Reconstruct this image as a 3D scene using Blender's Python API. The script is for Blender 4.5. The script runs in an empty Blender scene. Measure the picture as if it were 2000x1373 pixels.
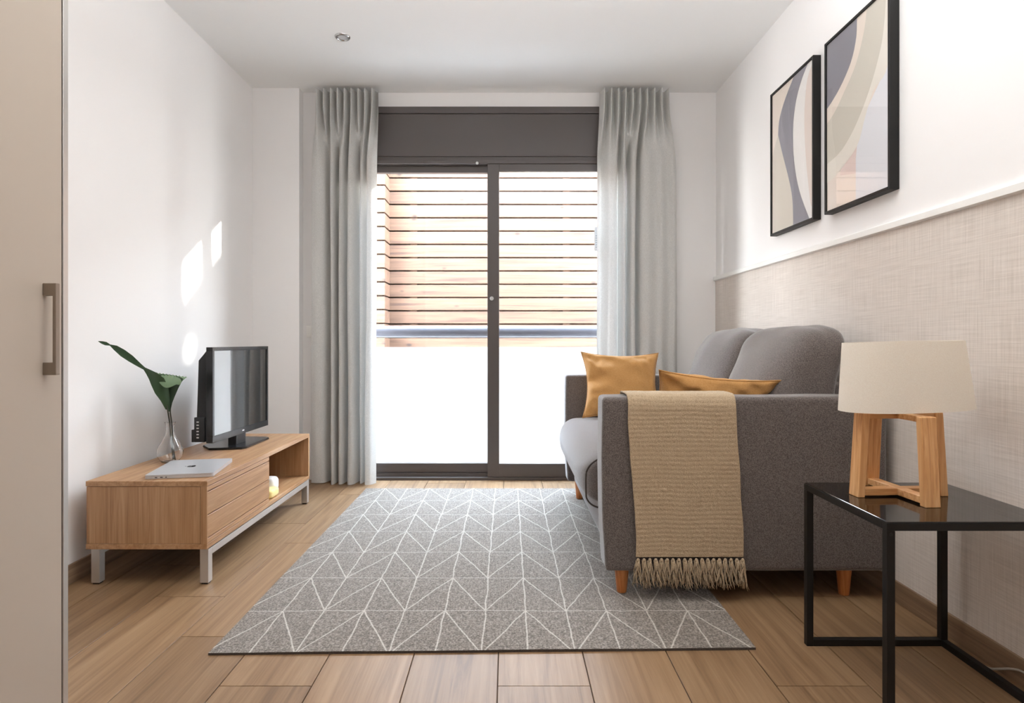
import bpy, bmesh, math, random
from mathutils import Vector, Matrix, noise
random.seed(7)
scene = bpy.context.scene
COL = scene.collection
PI = math.pi

# ------------------------------------------------------------------ camera
F, CX, CY, H = 1180.0, 992.0, 666.0, 0.90          # focal length and horizon in photo pixels (2000 x 1373), eye height in m
cam_data = bpy.data.cameras.new('camera')
cam_data.sensor_width = 36.0
cam_data.lens = F / 2000.0 * 36.0
cam_data.shift_x = (1000.0 - CX) / 2000.0
cam_data.shift_y = -(686.5 - CY) / 2000.0
cam_data.clip_start = 0.02
cam = bpy.data.objects.new('camera', cam_data)
cam.location = (0, 0, H)
cam.rotation_euler = (PI / 2, 0, 0)
COL.objects.link(cam)
scene.camera = cam

# ------------------------------------------------------------------ sky, sun, lamps, exposure
SUN_DIR = Vector((2.25, 1.0, 0.76)).normalized()     # from the room towards the sun
world = bpy.data.worlds.new('world')
scene.world = world
world.use_nodes = True
wn = world.node_tree.nodes
wl = world.node_tree.links
bg = wn['Background']
# hazy bright sky: pale at the horizon, light blue overhead
geo = wn.new('ShaderNodeTexCoord')
sepw = wn.new('ShaderNodeSeparateXYZ')
wl.new(geo.outputs['Generated'], sepw.inputs[0])
skr = wn.new('ShaderNodeValToRGB')
ske = skr.color_ramp.elements
ske[0].position, ske[0].color = 0.0, (1.0, 0.97, 0.94, 1)
ske[1].position, ske[1].color = 0.9, (0.62, 0.79, 1.0, 1)
wl.new(sepw.outputs[2], skr.inputs[0])
wl.new(skr.outputs[0], bg.inputs[0])
bg.inputs[1].default_value = 40.0

sun_l = bpy.data.lights.new('sun', 'SUN')
sun_l.energy = 14.0
sun_l.angle = math.radians(0.8)
sun_l.color = (1.0, 0.95, 0.88)
sun = bpy.data.objects.new('sun', sun_l)
sun.rotation_euler = SUN_DIR.to_track_quat('Z', 'Y').to_euler()
sun.location = (6, 8, 6)
COL.objects.link(sun)

def area(name, loc, rot, sx, sy, power, color, portal=False):
    l = bpy.data.lights.new(name, 'AREA')
    l.shape = 'RECTANGLE'
    l.size, l.size_y = sx, sy
    l.energy = power
    l.color = color
    if portal:
        l.cycles.is_portal = True
    o = bpy.data.objects.new(name, l)
    o.location = loc
    o.rotation_euler = rot
    COL.objects.link(o)
    return o
# added fill lamp behind the camera, aimed up to bounce off the ceiling
area('rear_fill_light', (0.0, -1.3, 1.75), (PI, 0, 0), 2.0, 1.6, 20, (1.0, 0.96, 0.92))
area('ceiling_bounce_fill', (0.35, 1.4, 2.1), (PI, 0, 0), 2.2, 1.3, 54, (0.95, 0.98, 1.0))  # added fill lamp above the frame, shining up at the ceiling
area('window_portal', (-0.1, 4.22, 1.05), (-PI / 2, 0, 0), 2.0, 2.1, 1, (1, 1, 1), portal=True)

vs = scene.view_settings
scene.display_settings.display_device = 'sRGB'
vs.view_transform = 'Standard'
vs.look = 'None'
vs.gamma = 1.0
vs.use_curve_mapping = False
vs.exposure = 0.06
scene.cycles.max_bounces = 14
scene.cycles.diffuse_bounces = 7
scene.cycles.transparent_max_bounces = 16
scene.cycles.sample_clamp_indirect = 8.0

# ------------------------------------------------------------------ materials
def srgb(r, g, b):
    def f(c):
        c /= 255.0
        return c / 12.92 if c <= 0.04045 else ((c + 0.055) / 1.055) ** 2.4
    return (f(r), f(g), f(b), 1.0)

def mat(name, color, rough=0.6, metal=0.0, spec=0.5):
    m = bpy.data.materials.new(name)
    m.use_nodes = True
    p = m.node_tree.nodes['Principled BSDF']
    p.inputs['Base Color'].default_value = color
    p.inputs['Roughness'].default_value = rough
    p.inputs['Metallic'].default_value = metal
    p.inputs['Specular IOR Level'].default_value = spec
    return m

def nodes(m):
    return m.node_tree.nodes, m.node_tree.links, m.node_tree.nodes['Principled BSDF']

def mapping(m, scale, rand=False):
    n, l, p = nodes(m)
    tc = n.new('ShaderNodeTexCoord')
    mp = n.new('ShaderNodeMapping')
    mp.inputs['Scale'].default_value = scale
    l.new(tc.outputs['Object'], mp.inputs['Vector'])
    if rand:
        oi = n.new('ShaderNodeObjectInfo')
        mu = n.new('ShaderNodeMath'); mu.operation = 'MULTIPLY'; mu.inputs[1].default_value = 37.0
        l.new(oi.outputs['Random'], mu.inputs[0])
        l.new(mu.outputs[0], mp.inputs['Location'])
    return mp

def noise_tex(m, mp, scale=5.0, detail=4.0, rough=0.6, dist=0.0):
    n, l, p = nodes(m)
    t = n.new('ShaderNodeTexNoise')
    t.inputs['Scale'].default_value = scale
    t.inputs['Detail'].default_value = detail
    t.inputs['Roughness'].default_value = rough
    t.inputs['Distortion'].default_value = dist
    l.new(mp.outputs[0], t.inputs['Vector'])
    return t

def ramp(m, fac, stops):
    n, l, p = nodes(m)
    r = n.new('ShaderNodeValToRGB')
    e = r.color_ramp.elements
    e[0].position, e[0].color = stops[0]
    e[1].position, e[1].color = stops[-1]
    for pos, c in stops[1:-1]:
        x = e.new(pos); x.color = c
    l.new(fac, r.inputs[0])
    return r

def bump(m, fac, strength, dist):
    n, l, p = nodes(m)
    b = n.new('ShaderNodeBump')
    b.inputs['Strength'].default_value = strength
    b.inputs['Distance'].default_value = dist
    l.new(fac, b.inputs['Height'])
    l.new(b.outputs[0], p.inputs['Normal'])
    return b

def mix_col(m, fac, a, b, mode='MIX'):
    n, l, p = nodes(m)
    x = n.new('ShaderNodeMix'); x.data_type = 'RGBA'; x.blend_type = mode
    for s, v in ((0, fac), (6, a), (7, b)):
        if isinstance(v, (int, float, tuple)):
            x.inputs[s].default_value = v
        else:
            l.new(v, x.inputs[s])
    return x.outputs[2]

def plaster(name, color, rough=0.85):
    m = mat(name, color, rough, spec=0.25)
    t = noise_tex(m, mapping(m, (1, 1, 1)), 60, 5)
    bump(m, t.outputs[0], 0.06, 0.002)
    return m

def wood(name, axis, c_dark, c_mid, c_light, rough=0.5, fine=1.0, rand=False, contrast=1.0, knots=None):
    """grain runs along axis 0, 1 or 2"""
    m = mat(name, c_mid, rough, spec=0.35)
    n, l, p = nodes(m)
    s = [26.0 * fine] * 3
    s[axis] = 1.1 * fine
    mp = mapping(m, s, rand)
    t = noise_tex(m, mp, 1.0, 6, 0.62, 1.4)
    s2 = [95.0 * fine] * 3
    s2[axis] = 2.4 * fine
    mp2 = mapping(m, s2, rand)
    t2 = noise_tex(m, mp2, 1.0, 3, 0.6, 0.3)
    ad = n.new('ShaderNodeMath'); ad.operation = 'MULTIPLY_ADD'
    l.new(t2.outputs[0], ad.inputs[0]); ad.inputs[1].default_value = 0.45
    l.new(t.outputs[0], ad.inputs[2])
    r = ramp(m, ad.outputs[0], [(0.5, c_dark), (0.70, c_mid), (0.92, c_light)])
    out = r.outputs[0]
    if rand:
        oi = n.new('ShaderNodeObjectInfo')
        mr = n.new('ShaderNodeMapRange')
        mr.inputs['To Min'].default_value = 1.0 - 0.16 * contrast
        mr.inputs['To Max'].default_value = 1.0 + 0.12 * contrast
        l.new(oi.outputs['Random'], mr.inputs['Value'])
        hs = n.new('ShaderNodeHueSaturation')
        l.new(mr.outputs[0], hs.inputs['Value'])
        l.new(out, hs.inputs['Color'])
        out = hs.outputs[0]
    if knots:
        s3 = [7.0] * 3
        s3[axis] = 3.6
        mp3 = mapping(m, s3, rand)
        v = n.new('ShaderNodeTexVoronoi')
        v.inputs['Scale'].default_value = 1.0
        l.new(mp3.outputs[0], v.inputs['Vector'])
        kr = ramp(m, v.outputs['Distance'], [(0.05, (1, 1, 1, 1)), (0.13, (0, 0, 0, 1))])
        out = mix_col(m, kr.outputs[0], out, knots)
    l.new(out, p.inputs['Base Color'])
    p.inputs['Specular IOR Level'].default_value = 0.5
    bump(m, ad.outputs[0], 0.12, 0.002)
    return m

def fabric(name, c1, c2, scale=420.0, bstr=0.35, rough=0.9, trans=0.0, streak=None):
    m = mat(name, c1, rough, spec=0.15)
    n, l, p = nodes(m)
    mp = mapping(m, streak or (1, 1, 1))
    t = noise_tex(m, mp, scale, 2, 0.7)
    r = ramp(m, t.outputs[0], [(0.35, c1), (0.65, c2)])
    l.new(r.outputs[0], p.inputs['Base Color'])
    bump(m, t.outputs[0], bstr, 0.002)
    p.inputs['Sheen Weight'].default_value = 0.15
    if trans:
        out = n['Material Output']
        tr = n.new('ShaderNodeBsdfTranslucent')
        l.new(r.outputs[0], tr.inputs['Color'])
        mx = n.new('ShaderNodeMixShader')
        mx.inputs[0].default_value = trans
        l.new(p.outputs[0], mx.inputs[1]); l.new(tr.outputs[0], mx.inputs[2])
        l.new(mx.outputs[0], out.inputs['Surface'])
    return m

def clear_pane(name, tint=(1, 1, 1, 1), ior=1.45, rough=0.0):
    m = bpy.data.materials.new(name)
    m.use_nodes = True
    n, l = m.node_tree.nodes, m.node_tree.links
    n.remove(n['Principled BSDF'])
    tr = n.new('ShaderNodeBsdfTransparent'); tr.inputs[0].default_value = tint
    gl = n.new('ShaderNodeBsdfGlossy'); gl.inputs['Roughness'].default_value = rough
    fr = n.new('ShaderNodeFresnel'); fr.inputs['IOR'].default_value = ior
    mx = n.new('ShaderNodeMixShader')
    ge = n.new('ShaderNodeNewGeometry')
    sb_ = n.new('ShaderNodeMath'); sb_.operation = 'SUBTRACT'; sb_.inputs[0].default_value = 1.0
    l.new(ge.outputs['Backfacing'], sb_.inputs[1])
    mu = n.new('ShaderNodeMath'); mu.operation = 'MULTIPLY'
    l.new(fr.outputs[0], mu.inputs[0]); l.new(sb_.outputs[0], mu.inputs[1])
    l.new(mu.outputs[0], mx.inputs[0]); l.new(tr.outputs[0], mx.inputs[1]); l.new(gl.outputs[0], mx.inputs[2])
    l.new(mx.outputs[0], n['Material Output'].inputs['Surface'])
    return m

M = {}
M['wall'] = plaster('wall_paint', srgb(239, 237, 236))
M['ceiling'] = plaster('ceiling_paint', srgb(241, 241, 240))
M['trim_white'] = mat('white_trim', srgb(240, 239, 236), 0.45)
# woven wall covering
m = M['linen_wall'] = mat('linen_wall_covering', srgb(205, 192, 178), 0.85, spec=0.2)
n, l, p = nodes(m)
ta = noise_tex(m, mapping(m, (1, 260, 6)), 1.0, 3, 0.6)
tb = noise_tex(m, mapping(m, (1, 6, 260)), 1.0, 3, 0.6)
ad = n.new('ShaderNodeMath'); ad.operation = 'ADD'
l.new(ta.outputs[0], ad.inputs[0]); l.new(tb.outputs[0], ad.inputs[1])
hf = n.new('ShaderNodeMath'); hf.operation = 'MULTIPLY'; hf.inputs[1].default_value = 0.5
l.new(ad.outputs[0], hf.inputs[0])
r = ramp(m, hf.outputs[0], [(0.36, srgb(206, 196, 187)), (0.64, srgb(228, 219, 211))])
l.new(r.outputs[0], p.inputs['Base Color'])
bump(m, hf.outputs[0], 0.25, 0.002)

M['plank'] = wood('wood_look_floor_tile', 1, srgb(112, 84, 58), srgb(136, 106, 76), srgb(152, 122, 91), 0.44, 0.8, rand=True, contrast=0.7)
M['grout'] = mat('dark_grout', srgb(70, 56, 46), 0.9)
M['skirting'] = wood('wood_look_skirting', 1, srgb(100, 78, 58), srgb(128, 102, 79), srgb(150, 124, 98), 0.5, 0.8)
OAK = (srgb(142, 102, 66), srgb(166, 125, 87), srgb(184, 147, 110))
M['oak_y'] = wood('oak_veneer_lengthwise', 1, *OAK, rough=0.4, fine=1.3)
M['oak_z'] = wood('oak_veneer_upright', 2, *OAK, rough=0.4, fine=1.3)
M['oak_x'] = wood('oak_veneer_crosswise', 0, *OAK, rough=0.4, fine=1.3)
LO = (srgb(178, 122, 70), srgb(210, 156, 102), srgb(228, 182, 132))
M['lamp_z'] = wood('lamp_wood_upright', 2, *LO, rough=0.45, fine=1.6)
M['lamp_x'] = wood('lamp_wood_flat', 0, *LO, rough=0.45, fine=1.6)
M['leg_wood'] = wood('turned_beech', 2, srgb(160, 92, 44), srgb(188, 116, 62), srgb(205, 138, 84), 0.4, 1.6)
M['pine'] = wood('weathered_pine', 0, srgb(48, 30, 20), srgb(80, 56, 40), srgb(94, 70, 52), 0.75, 0.7, rand=True, contrast=0.6, knots=srgb(38, 24, 16))
M['pine_dark'] = mat('dark_batten', srgb(70, 52, 40), 0.9)
M['steel'] = mat('brushed_steel', srgb(206, 203, 199), 0.38, 0.8)
M['steel_dull'] = mat('dull_nickel', srgb(150, 138, 126), 0.45, 0.9)
M['chrome'] = mat('chrome', srgb(200, 200, 200), 0.12, 1.0)
M['black_metal'] = mat('black_powder_coat', srgb(20, 18, 17), 0.5, spec=0.35)
M['black_gloss'] = mat('black_glass', srgb(16, 14, 13), 0.06, spec=0.7)
M['black_plastic'] = mat('black_plastic', srgb(22, 22, 24), 0.35)
M['screen'] = mat('tv_screen', srgb(14, 14, 16), 0.03, spec=1.0)
M['screen'].node_tree.nodes['Principled BSDF'].inputs['Coat Weight'].default_value = 1.0
M['screen'].node_tree.nodes['Principled BSDF'].inputs['Coat IOR'].default_value = 1.6
M['bezel'] = mat('glossy_bezel', srgb(28, 28, 30), 0.25)
M['grey_mark'] = mat('pale_print', srgb(200, 200, 200), 0.5)
M['alu'] = mat('anodised_alu', srgb(86, 79, 77), 0.38, 0.0, 0.5)
M['wardrobe'] = plaster('beige_laminate', srgb(180, 168, 155), 0.45)
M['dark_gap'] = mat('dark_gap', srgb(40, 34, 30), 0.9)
SOFA1, SOFA2 = srgb(78, 71, 68), srgb(122, 113, 109)
M['sofa'] = fabric('grey_tweed', SOFA1, SOFA2, 330, 0.5)
M['sofa'].node_tree.nodes['Principled BSDF'].inputs['Sheen Weight'].default_value = 0.6
M['sofa'].node_tree.nodes['Principled BSDF'].inputs['Sheen Roughness'].default_value = 0.4
M['piping'] = fabric('dark_piping', srgb(62, 54, 50), srgb(82, 74, 68), 400, 0.2)
M['mustard'] = fabric('mustard_cotton', srgb(178, 130, 76), srgb(192, 146, 92), 260, 0.15, 0.75)
M['throw'] = fabric('cream_cotton', srgb(156, 135, 108), srgb(194, 172, 144), 420, 0.8)
M['curtain'] = fabric('grey_linen_curtain', srgb(196, 195, 192), srgb(218, 217, 214), 300, 0.15, 0.85, trans=0.14)
M['shade'] = fabric('cream_lamp_shade', srgb(244, 237, 226), srgb(250, 245, 235), 400, 0.12, 0.8, trans=0.25)
M['leaf'] = mat('green_leaf', srgb(50, 74, 48), 0.4, spec=0.4)
M['leaf_pale'] = mat('pale_leaf_underside', srgb(112, 136, 104), 0.55)
M['stem'] = mat('dark_stem', srgb(52, 52, 34), 0.5)
M['silver'] = mat('silver_lid', srgb(206, 206, 208), 0.35, 0.55)
M['emblem'] = mat('dark_mirror_emblem', srgb(60, 64, 72), 0.15, 0.8)
M['white_plastic'] = mat('white_plastic', srgb(240, 238, 234), 0.4)
M['white_cloth'] = fabric('white_cloth', srgb(236, 234, 230), srgb(246, 245, 242), 300, 0.2)
M['yellow_cloth'] = fabric('pale_yellow_cloth', srgb(232, 206, 130), srgb(242, 222, 160), 300, 0.2)
M['cable'] = mat('grey_cable', srgb(170, 160, 148), 0.5)
M['pane'] = clear_pane('window_pane', (0.97, 0.98, 0.98, 1))
M['picture_pane'] = clear_pane('picture_pane', (1, 1, 1, 1), 1.5)
M['concrete'] = plaster('pale_paving', srgb(190, 186, 180))
M['blocker'] = plaster('white_blocker', srgb(215, 210, 202))  # only for the unseen sun blocker
# clear glass of the vase
m = M['vase'] = mat('clear_glass', (1, 1, 1, 1), 0.0)
m.node_tree.nodes['Principled BSDF'].inputs['Transmission Weight'].default_value = 1.0
m.node_tree.nodes['Principled BSDF'].inputs['IOR'].default_value = 1.45
# frosted balcony panel
m = M['frosted'] = bpy.data.materials.new('frosted_panel')
m.use_nodes = True
n, l = m.node_tree.nodes, m.node_tree.links
p = n['Principled BSDF']
p.inputs['Base Color'].default_value = srgb(250, 250, 250)
p.inputs['Roughness'].default_value = 0.5
tr = n.new('ShaderNodeBsdfTranslucent'); tr.inputs[0].default_value = (0.97, 0.97, 0.97, 1)
mx = n.new('ShaderNodeMixShader'); mx.inputs[0].default_value = 0.6
l.new(p.outputs[0], mx.inputs[1]); l.new(tr.outputs[0], mx.inputs[2])
l.new(mx.outputs[0], n['Material Output'].inputs['Surface'])

# rug: woven triangle lines
def rug_material(x0, y0, cx, cy):
    m = mat('woven_rug', srgb(150, 143, 137), 0.95, spec=0.1)
    n, l, p = nodes(m)
    tc = n.new('ShaderNodeTexCoord')
    sep = n.new('ShaderNodeSeparateXYZ')
    wob = n.new('ShaderNodeTexNoise'); wob.inputs['Scale'].default_value = 9.0
    l.new(tc.outputs['Object'], wob.inputs['Vector'])
    va = n.new('ShaderNodeVectorMath'); va.operation = 'MULTIPLY_ADD'
    l.new(wob.outputs['Color'], va.inputs[0]); va.inputs[1].default_value = (0.012, 0.012, 0)
    l.new(tc.outputs['Object'], va.inputs[2])
    l.new(va.outputs[0], sep.inputs[0])
    def mth(op, a, b=None, c=None):
        x = n.new('ShaderNodeMath'); x.operation = op
        for i, v in enumerate((a, b, c)):
            if v is None: continue
            if isinstance(v, (int, float)): x.inputs[i].default_value = v
            else: l.new(v, x.inputs[i])
        return x.outputs[0]
    u = mth('DIVIDE', mth('SUBTRACT', sep.outputs[0], x0 + 0.006), cx)
    v = mth('DIVIDE', mth('SUBTRACT', sep.outputs[1], y0 + 0.006), cy)
    uf = mth('ABSOLUTE', mth('SUBTRACT', mth('FRACT', mth('ADD', u, 0.5)), 0.5))       # 0 on an apex column, .5 between
    vf = mth('FRACT', v)
    dh = mth('MULTIPLY', mth('MINIMUM', vf, mth('SUBTRACT', 1.0, vf)), cy)
    dv = mth('MULTIPLY', mth('MINIMUM', uf, mth('SUBTRACT', 0.5, uf)), cx)
    dg = mth('MULTIPLY', mth('ABSOLUTE', mth('SUBTRACT', uf, mth('MULTIPLY', mth('SUBTRACT', 1.0, vf), 0.5))), cx * 0.9)
    d = mth('MINIMUM', mth('MINIMUM', mth('MULTIPLY', dh, 1.35), dv), dg)
    mask = n.new('ShaderNodeMapRange')
    mask.inputs['From Min'].default_value = 0.0034
    mask.inputs['From Max'].default_value = 0.0012
    l.new(d, mask.inputs['Value'])
    ns = n.new('ShaderNodeTexNoise'); ns.inputs['Scale'].default_value = 190; ns.inputs['Detail'].default_value = 4
    l.new(tc.outputs['Object'], ns.inputs['Vector'])
    sc_ = n.new('ShaderNodeMapping'); sc_.inputs['Scale'].default_value = (190, 30, 1)
    l.new(tc.outputs['Object'], sc_.inputs['Vector'])
    n2 = n.new('ShaderNodeTexNoise'); n2.inputs['Scale'].default_value = 1.0; n2.inputs['Detail'].default_value = 3
    l.new(sc_.outputs[0], n2.inputs['Vector'])
    sm = mth('MULTIPLY_ADD', n2.outputs[0], 0.25, mth('MULTIPLY', ns.outputs[0], 0.75))
    base = ramp(m, sm, [(0.38, srgb(78, 70, 63)), (0.5, srgb(116, 107, 98)), (0.64, srgb(154, 145, 136))])
    wear = mth('MULTIPLY', mask.outputs[0], mth('MULTIPLY_ADD', ns.outputs[0], 0.9, 0.22))
    wear = mth('MINIMUM', wear, 0.8)
    col = mix_col(m, wear, base.outputs[0], srgb(204, 197, 188))
    # a few dark pulled threads
    s3 = n.new('ShaderNodeMapping'); s3.inputs['Scale'].default_value = (5, 42, 1)
    l.new(tc.outputs['Object'], s3.inputs['Vector'])
    n3 = n.new('ShaderNodeTexNoise'); n3.inputs['Scale'].default_value = 2.0; n3.inputs['Detail'].default_value = 1
    l.new(s3.outputs[0], n3.inputs['Vector'])
    r3 = ramp(m, n3.outputs[0], [(0.78, (0, 0, 0, 1)), (0.82, (0.8, 0.8, 0.8, 1))])
    col = mix_col(m, r3.outputs[0], col, srgb(84, 78, 76))
    l.new(col, p.inputs['Base Color'])
    p.inputs['Sheen Weight'].default_value = 0.35
    bump(m, ns.outputs[0], 0.5, 0.003)
    return m

# ------------------------------------------------------------------ building helpers
WORLD = {}          # world position of every object's origin

def X(px, Y): return (px - CX) * Y / F
def Z(py, Y): return H - (py - CY) * Y / F

def tag(o, label=None, cat=None, group=None, kind=None):
    if label: o['label'] = label
    if cat: o['category'] = cat
    if group: o['group'] = group
    if kind: o['kind'] = kind
    return o

def empty(name, loc, parent=None):
    o = bpy.data.objects.new(name, None)
    o.empty_display_size = 0.1
    COL.objects.link(o)
    loc = Vector(loc)
    o.location = loc - (WORLD[parent.name] if parent else Vector())
    if parent: o.parent = parent
    WORLD[o.name] = loc
    return o

def thing(name, loc, label, cat, group=None):
    return tag(empty(name, loc), label, cat, group)

def build(name, bm, mats, parent=None, smooth=False, angle=None, origin=None):
    """bm is in world coordinates; the origin goes to the middle of its underside"""
    if not isinstance(mats, (list, tuple)): mats = [mats]
    bm.normal_update()
    vs_ = [v.co for v in bm.verts]
    lo = Vector((min(v.x for v in vs_), min(v.y for v in vs_), min(v.z for v in vs_)))
    hi = Vector((max(v.x for v in vs_), max(v.y for v in vs_), max(v.z for v in vs_)))
    o0 = Vector(origin) if origin else Vector(((lo.x + hi.x) / 2, (lo.y + hi.y) / 2, lo.z))
    bmesh.ops.translate(bm, verts=bm.verts, vec=-o0)
    me = bpy.data.meshes.new(name)
    bm.to_mesh(me); bm.free()
    for mm in mats: me.materials.append(mm)
    if smooth:
        me.polygons.foreach_set('use_smooth', [True] * len(me.polygons))
        if angle is not None:
            me.set_sharp_from_angle(angle=math.radians(angle))
    o = bpy.data.objects.new(name, me)
    COL.objects.link(o)
    WORLD[o.name] = o0
    if parent:
        o.parent = parent
        o.location = o0 - WORLD[parent.name]
    else:
        o.location = o0
    return o

def struct(name, bm, mats, parent=None, **k):
    o = build(name, bm, mats, parent, **k)
    if not parent: o['kind'] = 'structure'
    return o

def NB(): return bmesh.new()

def add_box(bm, x0, x1, y0, y1, z0, z1, bev=0.0, seg=2, mi=0, rot=None):
    before = set(bm.faces)
    g = bmesh.ops.create_cube(bm, size=1.0)
    vs_ = g['verts']
    for v in vs_:
        v.co = Vector((x0 + (v.co.x + .5) * (x1 - x0), y0 + (v.co.y + .5) * (y1 - y0), z0 + (v.co.z + .5) * (z1 - z0)))
    if bev > 0:
        es = list({e for v in vs_ for e in v.link_edges})
        bmesh.ops.bevel(bm, geom=es, offset=bev, segments=seg, profile=0.6, affect='EDGES')
    fs = [f for f in bm.faces if f not in before]
    for f in fs: f.material_index = mi
    if rot is not None:
        c = Vector(((x0 + x1) / 2, (y0 + y1) / 2, (z0 + z1) / 2))
        bmesh.ops.rotate(bm, verts=list({v for f in fs for v in f.verts}), cent=c, matrix=rot)
    return fs

def box(*a, **k):
    bm = NB(); add_box(bm, *a, **k); return bm

def add_tube(bm, pts, rad, seg=10, cap=True, mi=0):
    pts = [Vector(p) for p in pts]
    rr = rad if isinstance(rad, (list, tuple)) else [rad] * len(pts)
    rings = []
    up = Vector((0, 0, 1))
    for i, p in enumerate(pts):
        t = (pts[min(i + 1, len(pts) - 1)] - pts[max(i - 1, 0)]).normalized()
        a = t.cross(up)
        if a.length < 0.1: a = t.cross(Vector((1, 0, 0)))
        a.normalize(); b = t.cross(a).normalized()
        rings.append([bm.verts.new(p + (a * math.cos(2 * PI * k / seg) + b * math.sin(2 * PI * k / seg)) * rr[i]) for k in range(seg)])
    for r0, r1 in zip(rings, rings[1:]):
        for k in range(seg):
            f = bm.faces.new((r0[k], r0[(k + 1) % seg], r1[(k + 1) % seg], r1[k])); f.material_index = mi
    if cap:
        f = bm.faces.new(rings[0][::-1]); f.material_index = mi
        f = bm.faces.new(rings[-1]); f.material_index = mi
    bmesh.ops.recalc_face_normals(bm, faces=bm.faces)

def add_lathe(bm, prof, cx, cy, seg=32, close=False, mi=0, sx=1.0, sy=1.0):
    rings = []
    for r, z in prof:
        if r < 1e-5:
            rings.append([bm.verts.new((cx, cy, z))])
        else:
            rings.append([bm.verts.new((cx + sx * r * math.cos(2 * PI * k / seg), cy + sy * r * math.sin(2 * PI * k / seg), z)) for k in range(seg)])
    for r0, r1 in zip(rings, rings[1:]):
        for k in range(seg):
            k2 = (k + 1) % seg
            if len(r0) == 1 and len(r1) == 1: continue
            if len(r0) == 1: vv = (r0[0], r1[k2], r1[k])
            elif len(r1) == 1: vv = (r0[k], r0[k2], r1[0])
            else: vv = (r0[k], r0[k2], r1[k2], r1[k])
            f = bm.faces.new(vv); f.material_index = mi
    bmesh.ops.recalc_face_normals(bm, faces=bm.faces)

def add_prism(bm, poly, axis, a, b, mi=0):
    """polygon in the two other axes, extruded along axis from a to b"""
    def P(q, t):
        if axis == 0: return (t, q[0], q[1])
        if axis == 1: return (q[0], t, q[1])
        return (q[0], q[1], t)
    lo = [bm.verts.new(P(q, a)) for q in poly]
    hi = [bm.verts.new(P(q, b)) for q in poly]
    n_ = len(poly)
    fs = [bm.faces.new(lo), bm.faces.new(hi[::-1])]
    for i in range(n_):
        fs.append(bm.faces.new((lo[i], hi[i], hi[(i + 1) % n_], lo[(i + 1) % n_])))
    for f in fs: f.material_index = mi
    bmesh.ops.recalc_face_normals(bm, faces=fs)
    return fs

def add_grid(bm, fn, nu, nv, mi=0, flip=False):
    """fn(u, v) -> point, u, v in 0..1"""
    g = [[bm.verts.new(fn(i / nu, j / nv)) for i in range(nu + 1)] for j in range(nv + 1)]
    for j in range(nv):
        for i in range(nu):
            q = (g[j][i], g[j][i + 1], g[j + 1][i + 1], g[j + 1][i])
            f = bm.faces.new(q[::-1] if flip else q); f.material_index = mi
    return g

def soft_box(bm, fn, n=(14, 14, 8), ex=7.0):
    """cube surface rounded to a superellipsoid, then mapped by fn from [-1,1]^3"""
    tmp = {}
    def vert(i, j, k):
        key = (i, j, k)
        if key not in tmp:
            q = Vector((2 * i / n[0] - 1, 2 * j / n[1] - 1, 2 * k / n[2] - 1))
            s = (abs(q.x) ** ex + abs(q.y) ** ex + abs(q.z) ** ex) ** (1 / ex)
            q2 = q / s
            tmp[key] = bm.verts.new(fn(q2.x, q2.y, q2.z))
        return tmp[key]
    for ax in range(3):
        b_, c_ = [(1, 2), (2, 0), (0, 1)][ax]
        for side in (0, n[ax]):
            for i in range(n[b_]):
                for j in range(n[c_]):
                    q = []
                    for di, dj in ((0, 0), (1, 0), (1, 1), (0, 1)):
                        t = [0, 0, 0]; t[ax] = side; t[b_] = i + di; t[c_] = j + dj
                        q.append(vert(*t))
                    if side == 0: q.reverse()
                    bm.faces.new(q)

def smooth01(t):
    t = max(0.0, min(1.0, t)); return t * t * (3 - 2 * t)

def spline(ctrl, t):
    n_ = len(ctrl) - 1
    x = t * n_; i = min(int(x), n_ - 1); f = x - i
    p0, p1, p2, p3 = ctrl[max(i - 1, 0)], ctrl[i], ctrl[i + 1], ctrl[min(i + 2, n_)]
    return tuple(0.5 * (2 * b + (c - a) * f + (2 * a - 5 * b + 4 * c - d) * f * f + (3 * b - a - 3 * c + d) * f ** 3) for a, b, c, d in zip(p0, p1, p2, p3))

# ------------------------------------------------------------------ the room
XL, XR, YB, YR, ZC = -1.626, 1.35, 3.92, -2.5, 2.51
YP = 3.845                                   # face of the pillar in the left corner
OX0, OX1, OZ = -1.06, 0.88, 2.414            # door opening in the far wall
WT = 0.22

fl = struct('floor', box(XL, XR, YR, YB, -0.08, -0.004), M['grout'])
PW, PL, PX0 = 0.2425, 0.85, -0.027
first = None
for k in range(-7, 7):
    x0, x1 = PX0 + PW * k, PX0 + PW * (k + 1)
    x0, x1 = max(x0, XL), min(x1, XR)
    if x1 - x0 < 0.02: continue
    off = {0: 1.576, 2: 1.84, 1: 2.128}[k % 3]
    y = off - 6 * PL
    while y < YB:
        y0, y1 = max(y, YR), min(y + PL, YB)
        if y1 - y0 > 0.03:
            g = 0.0013
            bm = NB()
            add_prism(bm, [(x0 + g, -0.02), (x1 - g, -0.02), (x1 - g, -0.0008), (x1 - g - 0.0008, 0), (x0 + g + 0.0008, 0), (x0 + g, -0.0008)], 1, y0 + g, y1 - g)
            build('plank', bm, M['plank'], fl)
        y += PL
struct('ceiling', box(XL - 0.2, XR + 0.2, YR - 0.2, YB + WT, ZC, ZC + 0.2), M['ceiling'])
struct('wall_left', box(XL - 0.2, XL, YR, YB + WT, -0.1, ZC), M['wall'])
wr = struct('wall_right', box(XR, XR + 0.2, YR, YB + WT, -0.1, ZC), M['wall'])
build('wall_covering', box(XR - 0.004, XR, YR, YB, 0.0, 1.295), M['linen_wall'], wr)
struct('wall_rear', box(XL - 0.2, XR + 0.2, YR - 0.2, YR, -0.1, ZC), M['wall'])
bm = NB()
add_box(bm, XL, OX0, YB, YB + WT, -0.1, ZC)
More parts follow.
